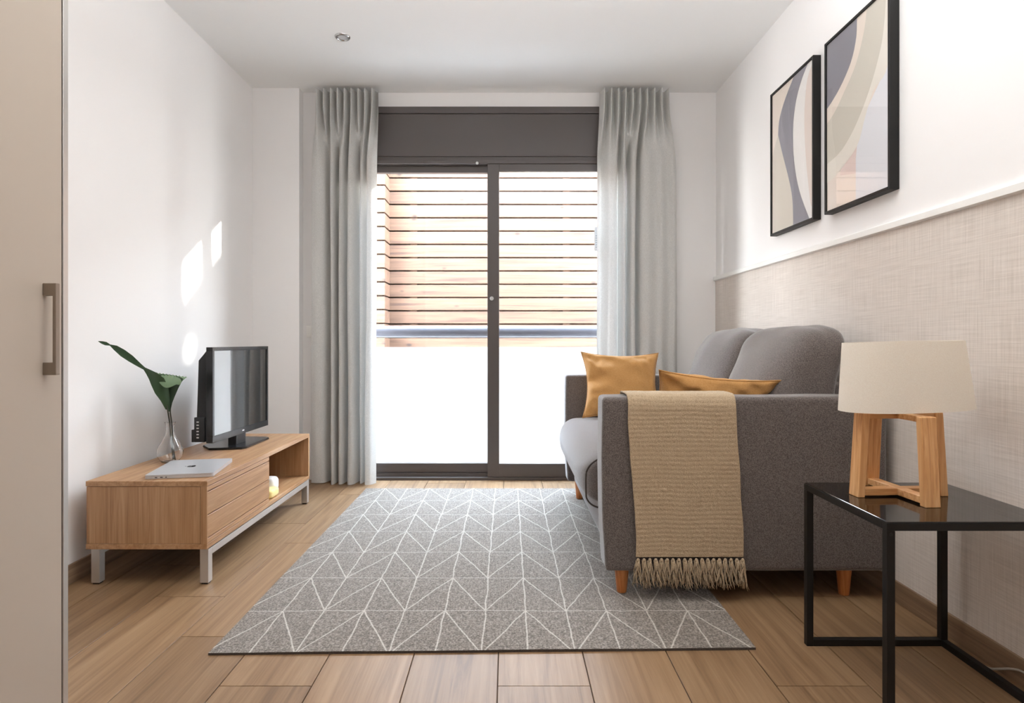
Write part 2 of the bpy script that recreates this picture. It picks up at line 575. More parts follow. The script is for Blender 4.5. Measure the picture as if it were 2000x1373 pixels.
add_box(bm, OX1, XR, YB, YB + WT, -0.1, ZC)
add_box(bm, OX0, OX1, YB, YB + WT, OZ, ZC)
add_box(bm, OX0, OX1, YB, YB + WT, -0.1, -0.004)
struct('wall_far', bm, M['wall'])
struct('pillar', box(XL, -1.328, YP, YB, 0, ZC), M['wall'])
bm = NB()
add_prism(bm, [(XR - 0.018, 1.292), (XR - 0.004, 1.288), (XR, 1.292), (XR, 1.318), (XR - 0.012, 1.318), (XR - 0.018, 1.312)], 1, YR, YB)
struct('trim_1', bm, M['trim_white'])
struct('baseboard_right', box(XR - 0.013, XR - 0.004, YR, YB, 0, 0.072, bev=0.001, seg=1), M['skirting'])
struct('baseboard_left', box(XL, XL + 0.01, YR, YP, 0, 0.072, bev=0.001, seg=1), M['skirting'])
# ------------------------------------------------------------------ sliding door and shutter box
d = empty('door_1', (-0.09, YB, 0)); d['kind'] = 'structure'
Yf = 3.90
bm = NB()
zb = Z(312, Yf)
add_box(bm, OX0, OX1, Yf + 0.012, YB + 0.10, zb, OZ, bev=0.002)
add_box(bm, OX0, OX1, Yf, Yf + 0.012, Z(221, Yf), OZ, bev=0.003)
sb = build('shutter_box', bm, M['alu'], d)
build('box_panel', box(OX0, OX1, Yf + 0.004, Yf + 0.012, Z(305, Yf), Z(222.5, Yf), bev=0.002), M['alu'], sb)
bm = NB()
ztop = Z(318, Yf)
add_box(bm, OX0, OX1, Yf, YB + 0.10, zb - 0.024, zb - 0.004, bev=0.002)
add_box(bm, OX0, OX1, Yf + 0.008, YB + 0.10, zb - 0.004, zb + 0.002)
add_box(bm, OX0, OX0 + 0.05, Yf, YB + 0.10, 0.0, zb - 0.024, bev=0.002)
add_box(bm, OX1 - 0.05, OX1, Yf, YB + 0.10, 0.0, zb - 0.024, bev=0.002)
add_box(bm, OX0 + 0.05, OX1 - 0.05, Yf, YB + 0.10, 0.0, 0.018, bev=0.003)
add_box(bm, OX0 + 0.05, OX1 - 0.05, Yf + 0.030, Yf + 0.040, 0.018, 0.040)
add_box(bm, OX0 + 0.05, OX1 - 0.05, Yf + 0.050, YB + 0.10, 0.018, 0.0415)
build('outer_frame', bm, M['alu'], d)
zt = zb - 0.026
def sash(x0, x1, y0, y1, rail_top, rail_bot, st_l, st_r, z0):
    bm = NB()
    add_box(bm, x0, x0 + st_l, y0, y1, z0, zt, bev=0.003)
    add_box(bm, x1 - st_r, x1, y0, y1, z0, zt, bev=0.003)
    add_box(bm, x0 + st_l, x1 - st_r, y0 + 0.001, y1, zt - rail_top, zt, bev=0.003)
    add_box(bm, x0 + st_l, x1 - st_r, y0 + 0.001, y1, z0, z0 + rail_bot, bev=0.003)
    o = build('sliding_sash', bm, M['alu'], d)
    ym = (y0 + y1) / 2
    build('glass_pane', box(x0 + st_l, x1 - st_r, ym - 0.003, ym + 0.003, z0 + rail_bot, zt - rail_top), M['pane'], o)
    return o
ya, yb = 3.945, 3.985
sash(OX0 + 0.05, X(974, ya), ya, yb, zt - Z(337, ya), Z(905, ya) - 0.04, 0.06, 0.07, 0.04)
ya, yb = 3.903, 3.929
s2 = sash(X(952, ya), OX1 - 0.05, ya, yb, zt - Z(334.5, ya), Z(906, ya) - 0.02, X(975, ya) - X(952, ya), 0.06, 0.02)
def knob(px, py, y, r, dep, parent, name, m_):
    bm = NB()
    add_lathe(bm, [(0, 0), (r, 0), (r, dep * .7), (r * .8, dep), (0, dep)], 0, 0, 16)
    bmesh.ops.rotate(bm, verts=bm.verts, cent=(0, 0, 0), matrix=Matrix.Rotation(PI / 2, 3, 'X'))
    bmesh.ops.translate(bm, verts=bm.verts, vec=(X(px, y), y, Z(py, y)))
    return build(name, bm, m_, parent, smooth=True, angle=40)
knob(960.5, 583, 3.903, 0.013, 0.008, s2, 'lock_button', M['grey_mark'])
knob(932, 319, 3.90, 0.009, 0.012, d, 'stop_knob', M['grey_mark'])
bm = NB()
yy = 3.9125
add_box(bm, X(1161, yy), X(1176, yy), yy - 0.0006, yy, Z(490, yy), Z(443, yy))
for k in range(6):
    y_ = 460 + k * 4.4
    add_box(bm, X(1163, yy), X(1174, yy), yy - 0.001, yy - 0.0006, Z(y_ + 1.2, yy), Z(y_, yy), mi=1)
build('sticker', bm, [mat('sticker_paper', srgb(196, 200, 204), 0.6), mat('sticker_ink', srgb(120, 126, 132), 0.6)], s2)

# ------------------------------------------------------------------ outside
struct('balcony_floor', box(-4.0, 5.0, YB + WT, 6.6, -0.3, -0.06), M['concrete'])
bm = NB()  # unseen slit blocker, added to shape the sun patches on the left wall
add_box(bm, 3.3, 4.86, 6.0, 6.06, -0.3, 3.38)
add_box(bm, 5.12, 9.0, 6.0, 6.06, -0.3, 3.38)
add_box(bm, 4.86, 5.12, 6.0, 6.06, -0.3, 3.03)
add_box(bm, 4.86, 5.12, 6.0, 6.06, 3.15, 3.38)
struct('sun_blocker', bm, M['blocker'])
rail = thing('balcony_railing', (-0.1, 4.42, -0.06), 'grey metal handrail over a white frosted balcony panel outside the door', 'railing')
bm = NB(); add_tube(bm, [(-1.9, 4.42, Z(648, 4.42)), (1.9, 4.42, Z(648, 4.42))], 0.042, 20)
build('handrail', bm, mat('painted_handrail', srgb(96, 96, 104), 0.35), rail, smooth=True, angle=50)
build('frosted_panel', box(-1.9, 1.9, 4.415, 4.425, -0.04, Z(678, 4.415)), M['frosted'], rail)
bm = NB()
for x_ in (-1.85, 1.85):
    bm = NB(); add_box(bm, x_ - 0.02, x_ + 0.02, 4.426, 4.45, -0.06, Z(648, 4.42)); build('post', bm, M['alu'], rail)

fence = thing('slatted_screen', (0.2, 6.0, -0.06), 'pale pine screen of horizontal slats outside the sliding door', 'screen')
pitch, gap = 0.1317, 0.014
ztop_gap = Z(348.3, 6.0)
XJ = -1.192
sl_b = sl_l = sl_r = None
for i in range(-3, 20):
    z1 = ztop_gap - pitch * i - gap / 2
    z0 = z1 - pitch + gap
    if z1 < -0.02: break
    z0 = max(z0, -0.06)
    build('slat', box(XJ, 3.0, 5.985, 6.01, z0, z1, bev=0.003, seg=1), M['pine'], fence)
    build('slat', box(-3.2, XJ + 0.022, 5.745, 5.77, z0, z1, bev=0.003, seg=1), M['pine'], fence)
    build('slat', box(XJ, XJ + 0.022, 5.771, 5.984, z0, z1, bev=0.003, seg=1), M['pine'], fence)
ZF = ztop_gap + 3 * pitch
for x_ in (X(808, 6.02), X(1106, 6.02), 2.2):
    build('batten', box(x_ - 0.035, x_ + 0.035, 6.011, 6.045, -0.06, ZF - 0.02), M['pine'], fence)
build('batten', box(-2.2, -2.13, 5.771, 5.8, -0.06, ZF - 0.02), M['pine'], fence)
bk = NB()
add_box(bk, XJ - 0.02, 3.0, 6.05, 6.07, -0.06, ZF - 0.03)
add_box(bk, -3.2, XJ - 0.02, 5.81, 5.83, -0.06, ZF - 0.03)
add_box(bk, XJ - 0.02, XJ - 0.005, 5.83, 6.05, -0.06, ZF - 0.03)
build('backing_board', bk, M['pine_dark'], fence)

# ------------------------------------------------------------------ rug
RX0, RX1, RY0, RY1, RT = -0.858, 0.722, 1.74, 3.66, 0.009
def rugfn(u, v):
    x, y = RX0 + (RX1 - RX0) * u, RY0 + (RY1 - RY0) * v
    y += 0.03 * (u - 0.35) * (1 - v)
    z = RT - 0.0015 + 0.0015 * noise.noise((x * 3, y * 3, 0))
    return (x, y, z)
bm = NB()
g = add_grid(bm, rugfn, 48, 56)
NUr, NVr = 48, 56
edge = [g[0][i] for i in range(NUr + 1)] + [g[j][NUr] for j in range(1, NVr + 1)] + [g[NVr][i] for i in range(NUr - 1, -1, -1)] + [g[j][0] for j in range(NVr - 1, 0, -1)]
low = [bm.verts.new((v.co.x, v.co.y, 0.0005)) for v in edge]
for i in range(len(edge)):
    j = (i + 1) % len(edge)
    f = bm.faces.new((edge[i], low[i], low[j], edge[j])); f.material_index = 1
bmesh.ops.recalc_face_normals(bm, faces=bm.faces)
rug = build('area_rug', bm, [rug_material(-0.2085, 2.0, 0.267, 0.277), M['piping']], None, smooth=True, angle=40, origin=(0, 0, 0))
tag(rug, 'grey woven rug with pale triangle lines on the floor', 'rug')

# ------------------------------------------------------------------ wardrobe
WX, WY = -1.045, 1.42
w = thing('wardrobe', (-1.33, 1.0, 0), 'tall beige wardrobe with a metal bar handle at the left wall', 'wardrobe')
build('carcass', box(XL + 0.011, WX - 0.022, 0.3, WY - 0.002, 0.0, ZC - 0.005), M['wardrobe'], w)
dr = build('door', box(WX - 0.02, WX, 0.82, WY - 0.005, 0.006, ZC - 0.012, bev=0.001, seg=1), M['wardrobe'], w)
build('door', box(WX - 0.02, WX, 0.3, 0.817, 0.006, ZC - 0.012, bev=0.001, seg=1), M['wardrobe'], w)
build('end_panel', box(XL + 0.011, WX, WY, WY + 0.0165, 0.0, ZC - 0.005, bev=0.001, seg=1), M['steel'], w)
hy = -(WX) * F / (CX - 91)
pr = X(117, hy) - WX
bm = NB()
za, zb_ = Z(554, hy), Z(732, hy)
pz = 0.028
poly = [(WX, zb_), (WX + pr, zb_), (WX + pr, za), (WX, za), (WX, za - pz), (WX + pr - 0.008, za - pz), (WX + pr - 0.008, zb_ + pz), (WX, zb_ + pz)]
add_prism(bm, poly, 1, hy - 0.012, hy)
bmesh.ops.bevel(bm, geom=[e for e in bm.edges], offset=0.0008, segments=1, affect='EDGES')
build('handle', bm, M['steel_dull'], dr)

# ------------------------------------------------------------------ TV bench
SX0, SX1, SY0, SY1, SZ0, SZ1 = -1.552, -1.105, 2.22, 3.365, 0.134, 0.3845
YD = 2.80                                     # drawers end, open shelf starts
t = thing('tv_bench', ((SX0 + SX1) / 2, (SY0 + SY1) / 2, 0), 'low oak TV bench with drawers and an open shelf on steel legs', 'tv bench')
FT = 0.024
build('top_board', box(SX0, SX1, SY0, SY1, SZ1 - 0.019, SZ1, bev=0.001, seg=1), M['oak_y'], t)
build('bottom_board', box(SX0, SX1 - 0.001, SY0, SY1, SZ0, SZ0 + 0.019, bev=0.001, seg=1), M['oak_y'], t)
build('side_panel', box(SX0 + 0.002, SX1 - FT - 0.0022, SY0 + 0.0025, SY0 + 0.02, SZ0 + 0.0205, SZ1 - 0.0205), M['oak_z'], t)
build('side_panel', box(SX0 + 0.002, SX1, SY1 - 0.02, SY1, SZ0 + 0.0192, SZ1 - 0.0192), M['oak_z'], t)
build('divider', box(SX0 + 0.01, SX1 - FT - 0.001, YD - 0.02, YD, SZ0 + 0.0192, SZ1 - 0.0192), M['oak_z'], t)
build('back_panel', box(SX0 + 0.002, SX0 + 0.01, SY0 + 0.0205, SY1 - 0.0205, SZ0 + 0.0192, SZ1 - 0.0192), M['oak_z'], t)
build('front_stile', box(SX1 - FT, SX1 - 0.0005, SY0, SY0 + 0.004, SZ0 + 0.0192, SZ1 - 0.0192), M['oak_z'], t)
zz = [SZ1 - 0.0195, 0.345, 0.259, 0.174, SZ0 + 0.0195]
for a_, b_ in zip(zz, zz[1:]):
    build('drawer_front', box(SX1 - FT, SX1 - 0.0005, SY0 + 0.0045, YD - 0.001, b_ + 0.0018, a_ - 0.0018, bev=0.001, seg=1), M['oak_y'], t)
build('gap_shade_backing', box(SX1 - FT - 0.004, SX1 - FT + 0.004, SY0 + 0.0205, YD - 0.021, SZ0 + 0.0195, SZ1 - 0.0195), M['dark_gap'], t)  # dark sheet added behind the fronts, giving the gaps their shade by colour
lw = 0.031
bm = NB()
LX0, LX1, LY0, LY1 = SX0 + 0.012, SX1 - 0.002, SY0 + 0.012, SY1 - 0.004
zf0, zf1 = 0.104, 0.130
add_box(bm, LX0 + lw, LX1 - lw, LY1 - 0.02, LY1, zf0, zf1)
add_box(bm, LX0, LX0 + 0.02, LY0 + lw, LY1 - lw, zf0, zf1)
add_box(bm, LX1 - 0.028, LX1, LY0 + lw, LY1 - lw, zf0, zf1, bev=0.001)
build('base_frame', bm, M['steel'], t)
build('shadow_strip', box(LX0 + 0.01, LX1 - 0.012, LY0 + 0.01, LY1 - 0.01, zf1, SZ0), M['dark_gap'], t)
for lx in (LX0, LX1 - lw):
    for ly in (LY0, LY1 - lw):
        lg = build('leg', box(lx, lx + lw, ly, ly + lw, 0.006, zf1, bev=0.0015), M['steel'], t)
        build('foot_pad', box(lx + 0.004, lx + lw - 0.004, ly + 0.004, ly + lw - 0.004, 0.0, 0.006), M['black_plastic'], lg)

# things on the shelf
def soft_item(name, x0, x1, y0, y1, z0, z1, m_, label, cat, ex=4.5):
    bm = NB()
    def fn(a, b, c):
        x = (x0 + x1) / 2 + a * (x1 - x0) / 2; y = (y0 + y1) / 2 + b * (y1 - y0) / 2; z = (z0 + z1) / 2 + c * (z1 - z0) / 2
        if c > 0: z += 0.004 * noise.noise((x * 40, y * 40, 1.0)) * c
        return (x, y, z)
    soft_box(bm, fn, (8, 10, 6), ex)
    o = build(name, bm, m_, None, smooth=True)
    return tag(o, label, cat)
soft_item('folded_cloth', -1.172, -1.112, 2.842, 2.95, SZ0 + 0.0192, SZ0 + 0.060, M['yellow_cloth'], 'pale yellow folded cloth at the front of the open shelf', 'cloth')
soft_item('folded_cloth', -1.212, -1.146, 2.956, 3.04, SZ0 + 0.0192, SZ0 + 0.092, M['white_cloth'], 'white folded cloth behind the pale yellow one on the shelf', 'cloth', 3.5)

# ------------------------------------------------------------------ television
tv = thing('television', (-1.365, 3.0, SZ1), 'black flat television on a pedestal at the middle of the bench', 'television')
TY0, TY1, TZ0, TZ1, TX = 2.70, 3.29, 0.442, 0.872, -1.312
rotz = Matrix.Rotation(math.radians(-1.4), 4, 'Z')
pivot = Vector((TX, 3.0, 0))
def tvbuild(name, bm, m_, parent, **k):
    bmesh.ops.rotate(bm, verts=bm.verts, cent=pivot, matrix=rotz)
    return build(name, bm, m_, parent, **k)
bz = 0.017
bm = NB()
add_box(bm, TX - 0.03, TX, TY0, TY1, TZ1 - bz, TZ1, bev=0.002)
add_box(bm, TX - 0.03, TX, TY0, TY1, TZ0, TZ0 + 0.03, bev=0.002)
add_box(bm, TX - 0.03, TX, TY0, TY0 + bz, TZ0 + 0.03, TZ1 - bz, bev=0.002)
add_box(bm, TX - 0.03, TX, TY1 - bz, TY1, TZ0 + 0.03, TZ1 - bz, bev=0.002)
bezel = tvbuild('bezel', bm, M['bezel'], tv)
tvbuild('logo', box(TX, TX + 0.0008, 2.985, 3.005, TZ0 + 0.013, TZ0 + 0.019), M['grey_mark'], bezel)
tvbuild('screen', box(TX - 0.02, TX - 0.004, TY0 + bz, TY1 - bz, TZ0 + 0.03, TZ1 - bz), M['screen'], tv)
bm = NB()
add_prism(bm, [(TX - 0.03, TZ0 + 0.004), (TX - 0.03, TZ1 - 0.01), (TX - 0.045, TZ1 - 0.03), (TX - 0.07, TZ1 - 0.06), (TX - 0.078, TZ0 + 0.12), (TX - 0.06, TZ0 + 0.01)], 1, TY0 + 0.012, TY1 - 0.012)
bc = tvbuild('back_cover', bm, M['black_plastic'], tv)
bm = NB()
add_box(bm, TX - 0.088, TX - 0.04, TY0 + 0.006, TY0 + 0.1, TZ0 + 0.004, TZ0 + 0.115, bev=0.002)
add_box(bm, TX - 0.10, TX - 0.088, TY0 + 0.006, TY0 + 0.1, TZ0 + 0.004, TZ0 + 0.06, bev=0.002)
tvbuild('port_housing', bm, M['black_plastic'], tv)
for k in range(6):
    z_ = TZ0 + 0.022 + k * 0.014
    tvbuild('port', box(TX - 0.076, TX - 0.066, TY0 + 0.0045, TY0 + 0.0062, z_, z_ + 0.005), M['grey_mark'], bc)
tvbuild('neck', box(TX - 0.055, TX - 0.012, 2.95, 3.05, SZ1 + 0.008, TZ0 + 0.05, bev=0.004), M['black_plastic'], tv)
bm = NB()
add_prism(bm, [(-1.478, 2.925), (-1.41, 2.845), (-1.265, 2.87), (-1.252, 2.90), (-1.252, 3.17), (-1.275, 3.195), (-1.40, 3.205), (-1.478, 3.10)], 2, SZ1, SZ1 + 0.011)
bmesh.ops.bevel(bm, geom=[e for e in bm.edges], offset=0.003, segments=2, affect='EDGES')
build('stand_base', bm, M['bezel'], tv)

# ------------------------------------------------------------------ laptop
lp = thing('laptop', (-1.27, 2.41, SZ1), 'closed silver laptop at the near end of the bench', 'laptop')
LA = math.radians(11)
lpc = Vector((-1.263, 2.412, SZ1))
def lap(bm):
    bmesh.ops.rotate(bm, verts=bm.verts, cent=(0, 0, 0), matrix=Matrix.Rotation(LA, 4, 'Z'))
    bmesh.ops.translate(bm, verts=bm.verts, vec=lpc)
    return bm
def slab(hx, hy, r, z0, z1):
    bm = NB(); poly = []
    for cx_, cy_, a0 in ((hx - r, hy - r, 0), (-hx + r, hy - r, 90), (-hx + r, -hy + r, 180), (hx - r, -hy + r, 270)):
        for k in range(6):
            a = math.radians(a0 + 18 * k)
            poly.append((cx_ + r * math.cos(a), cy_ + r * math.sin(a)))
    add_prism(bm, poly, 2, z0, z1)
    return bm
body = build('body', lap(slab(0.119, 0.146, 0.010, 0.0012, 0.0098)), M['silver'], lp)
lid = build('lid', lap(slab(0.119, 0.146, 0.010, 0.0106, 0.0155)), M['silver'], lp)
for k, (x_, w_) in enumerate(((-0.083, 0.008), (-0.065, 0.009), (-0.047, 0.005))):
    build('port', lap(box(x_, x_ + w_, -0.1464, -0.1455, 0.0045, 0.0075)), M['black_plastic'], body)
build('foot', lap(box(-0.1, 0.1, -0.12, 0.12, 0.0, 0.0012)), M['black_plastic'], lp)
bm = NB()
out = []
for k in range(40):
    a = 2 * PI * k / 40
    r_ = 0.0165 * (1 - 0.10 * abs(math.sin(a)) ** 6 + 0.04 * math.cos(2 * a))
    px_, py_ = r_ * math.cos(a), r_ * 1.05 * math.sin(a)
    dx, dy = px_ - 0.0195, py_ - 0.002
    dd = math.hypot(dx, dy)
    if dd < 0.0085: px_, py_ = 0.0195 + dx / dd * 0.0085, 0.002 + dy / dd * 0.0085
    out.append((px_, py_))
q = [(-py_, px_) for px_, py_ in out]
add_prism(bm, q, 2, 0.0155, 0.0157)
lf = [(0.0, 0.0185), (0.001, 0.023), (0.005, 0.0265), (0.0055, 0.022)]
add_prism(bm, [(-b, a) for a, b in lf], 2, 0.0155, 0.0157)
build('emblem', lap(bm), M['emblem'], lid)

# ------------------------------------------------------------------ vase with two leaves
vx, vy = -1.437, 2.57
bm = NB()
pr_ = [(0.0, 0.0), (0.026, 0.0), (0.034, 0.004), (0.046, 0.022), (0.051, 0.042), (0.046, 0.064), (0.034, 0.088), (0.0225, 0.108), (0.0165, 0.128), (0.016, 0.150), (0.0195, 0.166), (0.0225, 0.172)]
prof = []
for i in range(len(pr_) * 4 - 3):
    prof.append(spline(pr_, i / (len(pr_) * 4 - 4)))
prof[0] = (0.0, 0.0)
inner = [(max(r_ - 0.0022, 0.0), z_ if z_ > 0.006 else 0.006) for r_, z_ in prof[::-1] if z_ > 0.005] + [(0.0, 0.006)]
add_lathe(bm, [(r_, SZ1 + z_) for r_, z_ in prof + inner], vx, vy, 40)
vase = build('glass_vase', bm, M['vase'], None, smooth=True)
tag(vase, 'small clear glass bottle vase behind the laptop holding two leaves', 'vase')

def P(px, py, Y): return Vector((X(px, Y), Y, Z(py, Y)))
def ribbon(rows, nu=8, cup=0.15, thick=0.0006):
    """rows: (centre point, half width vector, normal)"""
    bm = NB()
    nr = len(rows)
    def fn(side):
        def f(u, v):
            x = v * (nr - 1); i = min(int(x), nr - 2); k = x - i
            c = rows[i][0].lerp(rows[i + 1][0], k); h = rows[i][1].lerp(rows[i + 1][1], k)
            nn = (rows[i][2].lerp(rows[i + 1][2], k)).normalized()
            s = 2 * u - 1
            return c + h * s + nn * (cup * h.length * (s * s) + side * thick)
        return f
    add_grid(bm, fn(1), nu, (nr - 1) * 3)
    add_grid(bm, fn(-1), nu, (nr - 1) * 3, flip=True)
    bmesh.ops.recalc_face_normals(bm, faces=bm.faces)
    return bm
# long strap leaf reaching to the left, towards the viewer
a1 = thing('strap_leaf', (vx, vy, SZ1 + 0.008), 'long twisted dark green strap leaf leaning left out of the vase', 'leaf')
bm = NB()
pts = [(vx + 0.014, vy, SZ1 + 0.012), (vx + 0.008, vy, SZ1 + 0.06), (vx + 0.002, vy, SZ1 + 0.12), (vx + 0.0, vy - 0.002, SZ1 + 0.165), tuple(P(328.5, 806, 2.555)), tuple(P(326, 792, 2.55))]
add_tube(bm, pts, [0.0032, 0.0030, 0.0028, 0.0028, 0.003, 0.002], 8)
build('stem', bm, M['stem'], a1, smooth=True)
cl = [(327, 800, 2.556, 3, (1, 0)), (323, 782, 2.552, 8, (1, .15)), (317, 764, 2.545, 13, (1, .45)), (309, 747, 2.53, 13, (.9, .6)), (299, 735, 2.51, 9, (.7, .7)), (289, 726, 2.485, 5, (.6, .8)), (282, 720, 2.47, 2.5, (.5, .85)),
      (272, 713, 2.45, 4, (.5, .9)), (256, 701, 2.42, 6.5, (.45, .9)), (240, 690, 2.39, 7, (.4, .9)), (226, 680, 2.36, 5, (.4, .9)), (215, 674, 2.34, 1.2, (.3, .95)), (207, 671.5, 2.33, 3.4, (.3, .95)), (199, 669, 2.315, 2.5, (.3, .95)), (192, 666.5, 2.30, 0.4, (.3, .95))]
rows = []
for px_, py_, Y_, hw, (dx, dz) in cl:
    h = Vector((dx, 0.25, dz)).normalized() * (hw * Y_ / F)
    rows.append((P(px_, py_, Y_), h, Vector((0.3, -1, 0.4))))
build('blade', ribbon(rows, 8, 0.25), M['leaf'], a1, smooth=True)
# short folded fan leaf
a2 = thing('fan_leaf', (vx + 0.01, vy, SZ1 + 0.008), 'short folded fan-shaped green leaf standing upright in the vase', 'leaf')
bm = NB()
pts = [(vx + 0.024, vy - 0.004, SZ1 + 0.011), (vx + 0.012, vy - 0.002, SZ1 + 0.07), (vx + 0.006, vy + 0.006, SZ1 + 0.13), (vx + 0.003, vy + 0.006, SZ1 + 0.17), tuple(P(332.5, 806, 2.572)), tuple(P(333, 790, 2.57))]
add_tube(bm, pts, [0.003, 0.003, 0.0028, 0.0027, 0.0028, 0.002], 8)
build('stem', bm, M['stem'], a2, smooth=True)
L = [(328, 804), (324, 785), (319, 765), (311, 745), (305, 728)]
R = [(333, 804), (338, 786), (344, 774), (353, 757), (365, 737)]
rows = []
for (lx, ly), (rx, ry) in zip(L, R):
    Y_ = 2.57
    c = (P(lx, ly, Y_) + P(rx, ry, Y_)) / 2; h = (P(rx, ry, Y_) - P(lx, ly, Y_)) / 2
    rows.append((c, h, Vector((0, 1, 0.15))))
bl = build('blade', ribbon(rows, 12, -0.45), M['leaf'], a2, smooth=True)
bm = NB()
def flap(side):
    def f(u, v):
        top = P(304.5, 728, 2.572).lerp(P(365, 736.5, 2.572), u)
        low_ = P(307, 742, 2.535).lerp(P(352, 752, 2.54), u) + Vector((0, 0, -0.022 * math.sin(PI * min(u * 1.15, 1)) ** 1.2))
        q_ = top.lerp(low_, v)
        q_.y -= 0.012 * math.sin(PI * u) * v + 0.010 * math.sin(PI * v) + side * 0.0006
        q_.z += 0.002 * math.sin(u * 60) * (1 - v) ** 3
        return q_
    return f
add_grid(bm, flap(1), 40, 8); add_grid(bm, flap(-1), 40, 8, flip=True)
build('folded_tip', bm, M['leaf_pale'], a2, smooth=True)

# ------------------------------------------------------------------ curtains
def curtain(name, bottom, top, label, ybase, zt_, zbot):
    n_ = len(bottom)
    def fn(u, v):
        xb, db = spline(bottom, u); xt, dt = spline(top, u)
        w_ = smooth01((v - 0.035) / 0.16)
        px_ = xt + (xb - xt) * (0.75 * w_ + 0.25 * v)
        if v > 0.1:
            px_ += 2.2 * noise.noise((u * 4, v * 2.2, len(name) + ybase * 7)) * smooth01((v - 0.1) / 0.2)
        dep = dt * (1 - w_) + db * w_ * (0.75 + 0.25 * v)
        dep += 0.35 * noise.noise((u * 14, v * 9, 3.3)) * w_ + 0.5 * noise.noise((u * 6, v * 4, 9.1)) * w_
        Y_ = ybase - dep * 0.0135
        z_ = zt_ + (zbot + 0.004 * noise.noise((u * 6, 0, 0)) - zt_) * v
        return Vector((X(px_, ybase), Y_, z_))
    NU, NV, VH = (n_ - 1) * 9, 90, 4
    o = thing(name, tuple(fn(0.5, 1.0)), label, 'curtain', 'grey curtains at the door')
    def part(pname, j0, j1):
        bm = NB()
        add_grid(bm, lambda u, v: fn(u, (j0 + (j1 - j0) * v) / NV), NU, j1 - j0)
        ob = build(pname, bm, M['curtain'], o, smooth=True)
        return ob
    part('pleated_heading', 0, VH)
    part('curtain_panel', VH, NV)
    return o
Bl = [(607, 0), (620, 1.5), (634, .5), (641, -5), (645, -3), (649, 3), (655, 2.5), (659, -5), (664, 3), (672, 2.5), (678, -5), (682, 3.5), (693, 3.5), (699, -5), (703, 1), (708, 1), (713, -4), (717, 4), (727, 4.5), (736, 1)]
Tl = [(615 + 127 * k / 19, (3.0 if k % 2 else -2.4)) for k in range(20)]
curtain('curtain', Bl, Tl, 'grey linen curtain left of the door, hanging to the floor', 3.825, ZC - 0.024, 0.003)
Br = [(1164, 1), (1171, -2), (1177, -1), (1186, 3), (1196, 3.5), (1204, 1), (1209, -5), (1214, 2), (1219, 2), (1224, -5), (1229, 3), (1238, 2.5), (1243, -5), (1248, 2), (1262, 4), (1278, 2.5), (1290, 3.5), (1305, 1), (1318, 2), (1326, -1)]
Tr = [(1172 + 132 * k / 19, (3.0 if k % 2 else -2.4)) for k in range(20)]
curtain('curtain', Br, Tr, 'grey linen curtain right of the door, behind the sofa', 3.825, ZC - 0.024, 0.003)

# ------------------------------------------------------------------ sofa
AX0, AX1, AZ0, AZ1 = 0.328, 1.315, 0.101, 0.707
NY0, NY1, FY0, FY1 = 2.09, 2.215, 3.43, 3.55
so = thing('sofa', (0.85, 2.82, 0), 'grey two-seat sofa with wooden peg legs against the beige wall', 'sofa')
def arm(y0, y1):
    bm = NB()
    add_box(bm, AX0, AX1, y0, y1, AZ0, AZ1, bev=0.020, seg=4)
    bmesh.ops.subdivide_edges(bm, edges=[e for e in bm.edges if e.calc_length() > 0.08], cuts=8, use_grid_fill=True)
    for v in bm.verts:
        c_ = (v.co.z - AZ0) / (AZ1 - AZ0)
        if v.co.x < AX0 + 0.2: v.co.x += 0.010 * smooth01((0.35 - c_) / 0.35) * (1 - (v.co.x - AX0) / 0.2) - 0.006 * smooth01((c_ - .3) / .6) * smooth01((.95 - c_) / .5)
        v.co.z += 0.003 * noise.noise((v.co.x * 5, v.co.y * 5, 2)) * smooth01((c_ - .8) * 5)
    return build('armrest', bm, M['sofa'], so, smooth=True, angle=60)
arm(NY0, NY1); arm(FY0, FY1)
build('base', box(0.375, 1.30, NY1 + 0.002, FY0 - 0.002, 0.105, 0.285, bev=0.02, seg=3), M['sofa'], so, smooth=True)
def bf(a, b, c):
    return (1.262 + a * 0.05, (NY1 + FY0) / 2 + b * (FY0 - NY1 - 0.004) / 2, 0.515 + c * 0.225)
bm = NB(); soft_box(bm, bf, (6, 20, 12), 14)
build('back_frame', bm, M['sofa'], so, smooth=True)
sy0, sy1 = NY1 + 0.003, FY0 - 0.003
def seatfn(a, b, c):
    x = 0.745 + a * 0.455
    y = (sy0 + sy1) / 2 + b * (sy1 - sy0) / 2
    z = 0.38 + c * 0.098
    if a < -0.8 and c > 0: z -= 0.060 * (1 - math.sqrt(max(0.0, 1 - ((-0.8 - a) / 0.2) ** 2))) * c
    if a < -0.88 and c < 0: z += 0.030 * (1 - math.sqrt(max(0.0, 1 - ((-0.88 - a) / 0.12) ** 2))) * -c
    if c > 0: z += 0.012 * (1 - b * b) * (1 - a * a)
    if a < 0: x -= 0.02 * (1 - b ** 4) * (1 - c * c) * smooth01(-a)
    return (x, y, z)
bm = NB(); soft_box(bm, seatfn, (80, 40, 24), 9)
sc_o = build('seat_cushion', bm, M['sofa'], so, smooth=True)
loop = []
for k in range(161):
    a = PI / 2 + PI * k / 160
    ca, sa = math.cos(a), math.sin(a)
    r_ = (abs(ca) ** 9 + abs(sa) ** 9) ** (-1 / 9)
    q_ = seatfn(max(r_ * ca, -0.995) if ca < 0 else 0, -0.965, r_ * sa)
    loop.append((q_[0] - 0.001, sy0 + 0.006, q_[2]))
bm = NB(); add_tube(bm, [(p_[0] - 0.0015, p_[1], p_[2]) for p_ in loop[14:147]], 0.0035, 6)
build('piping', bm, M['piping'], sc_o, smooth=True)
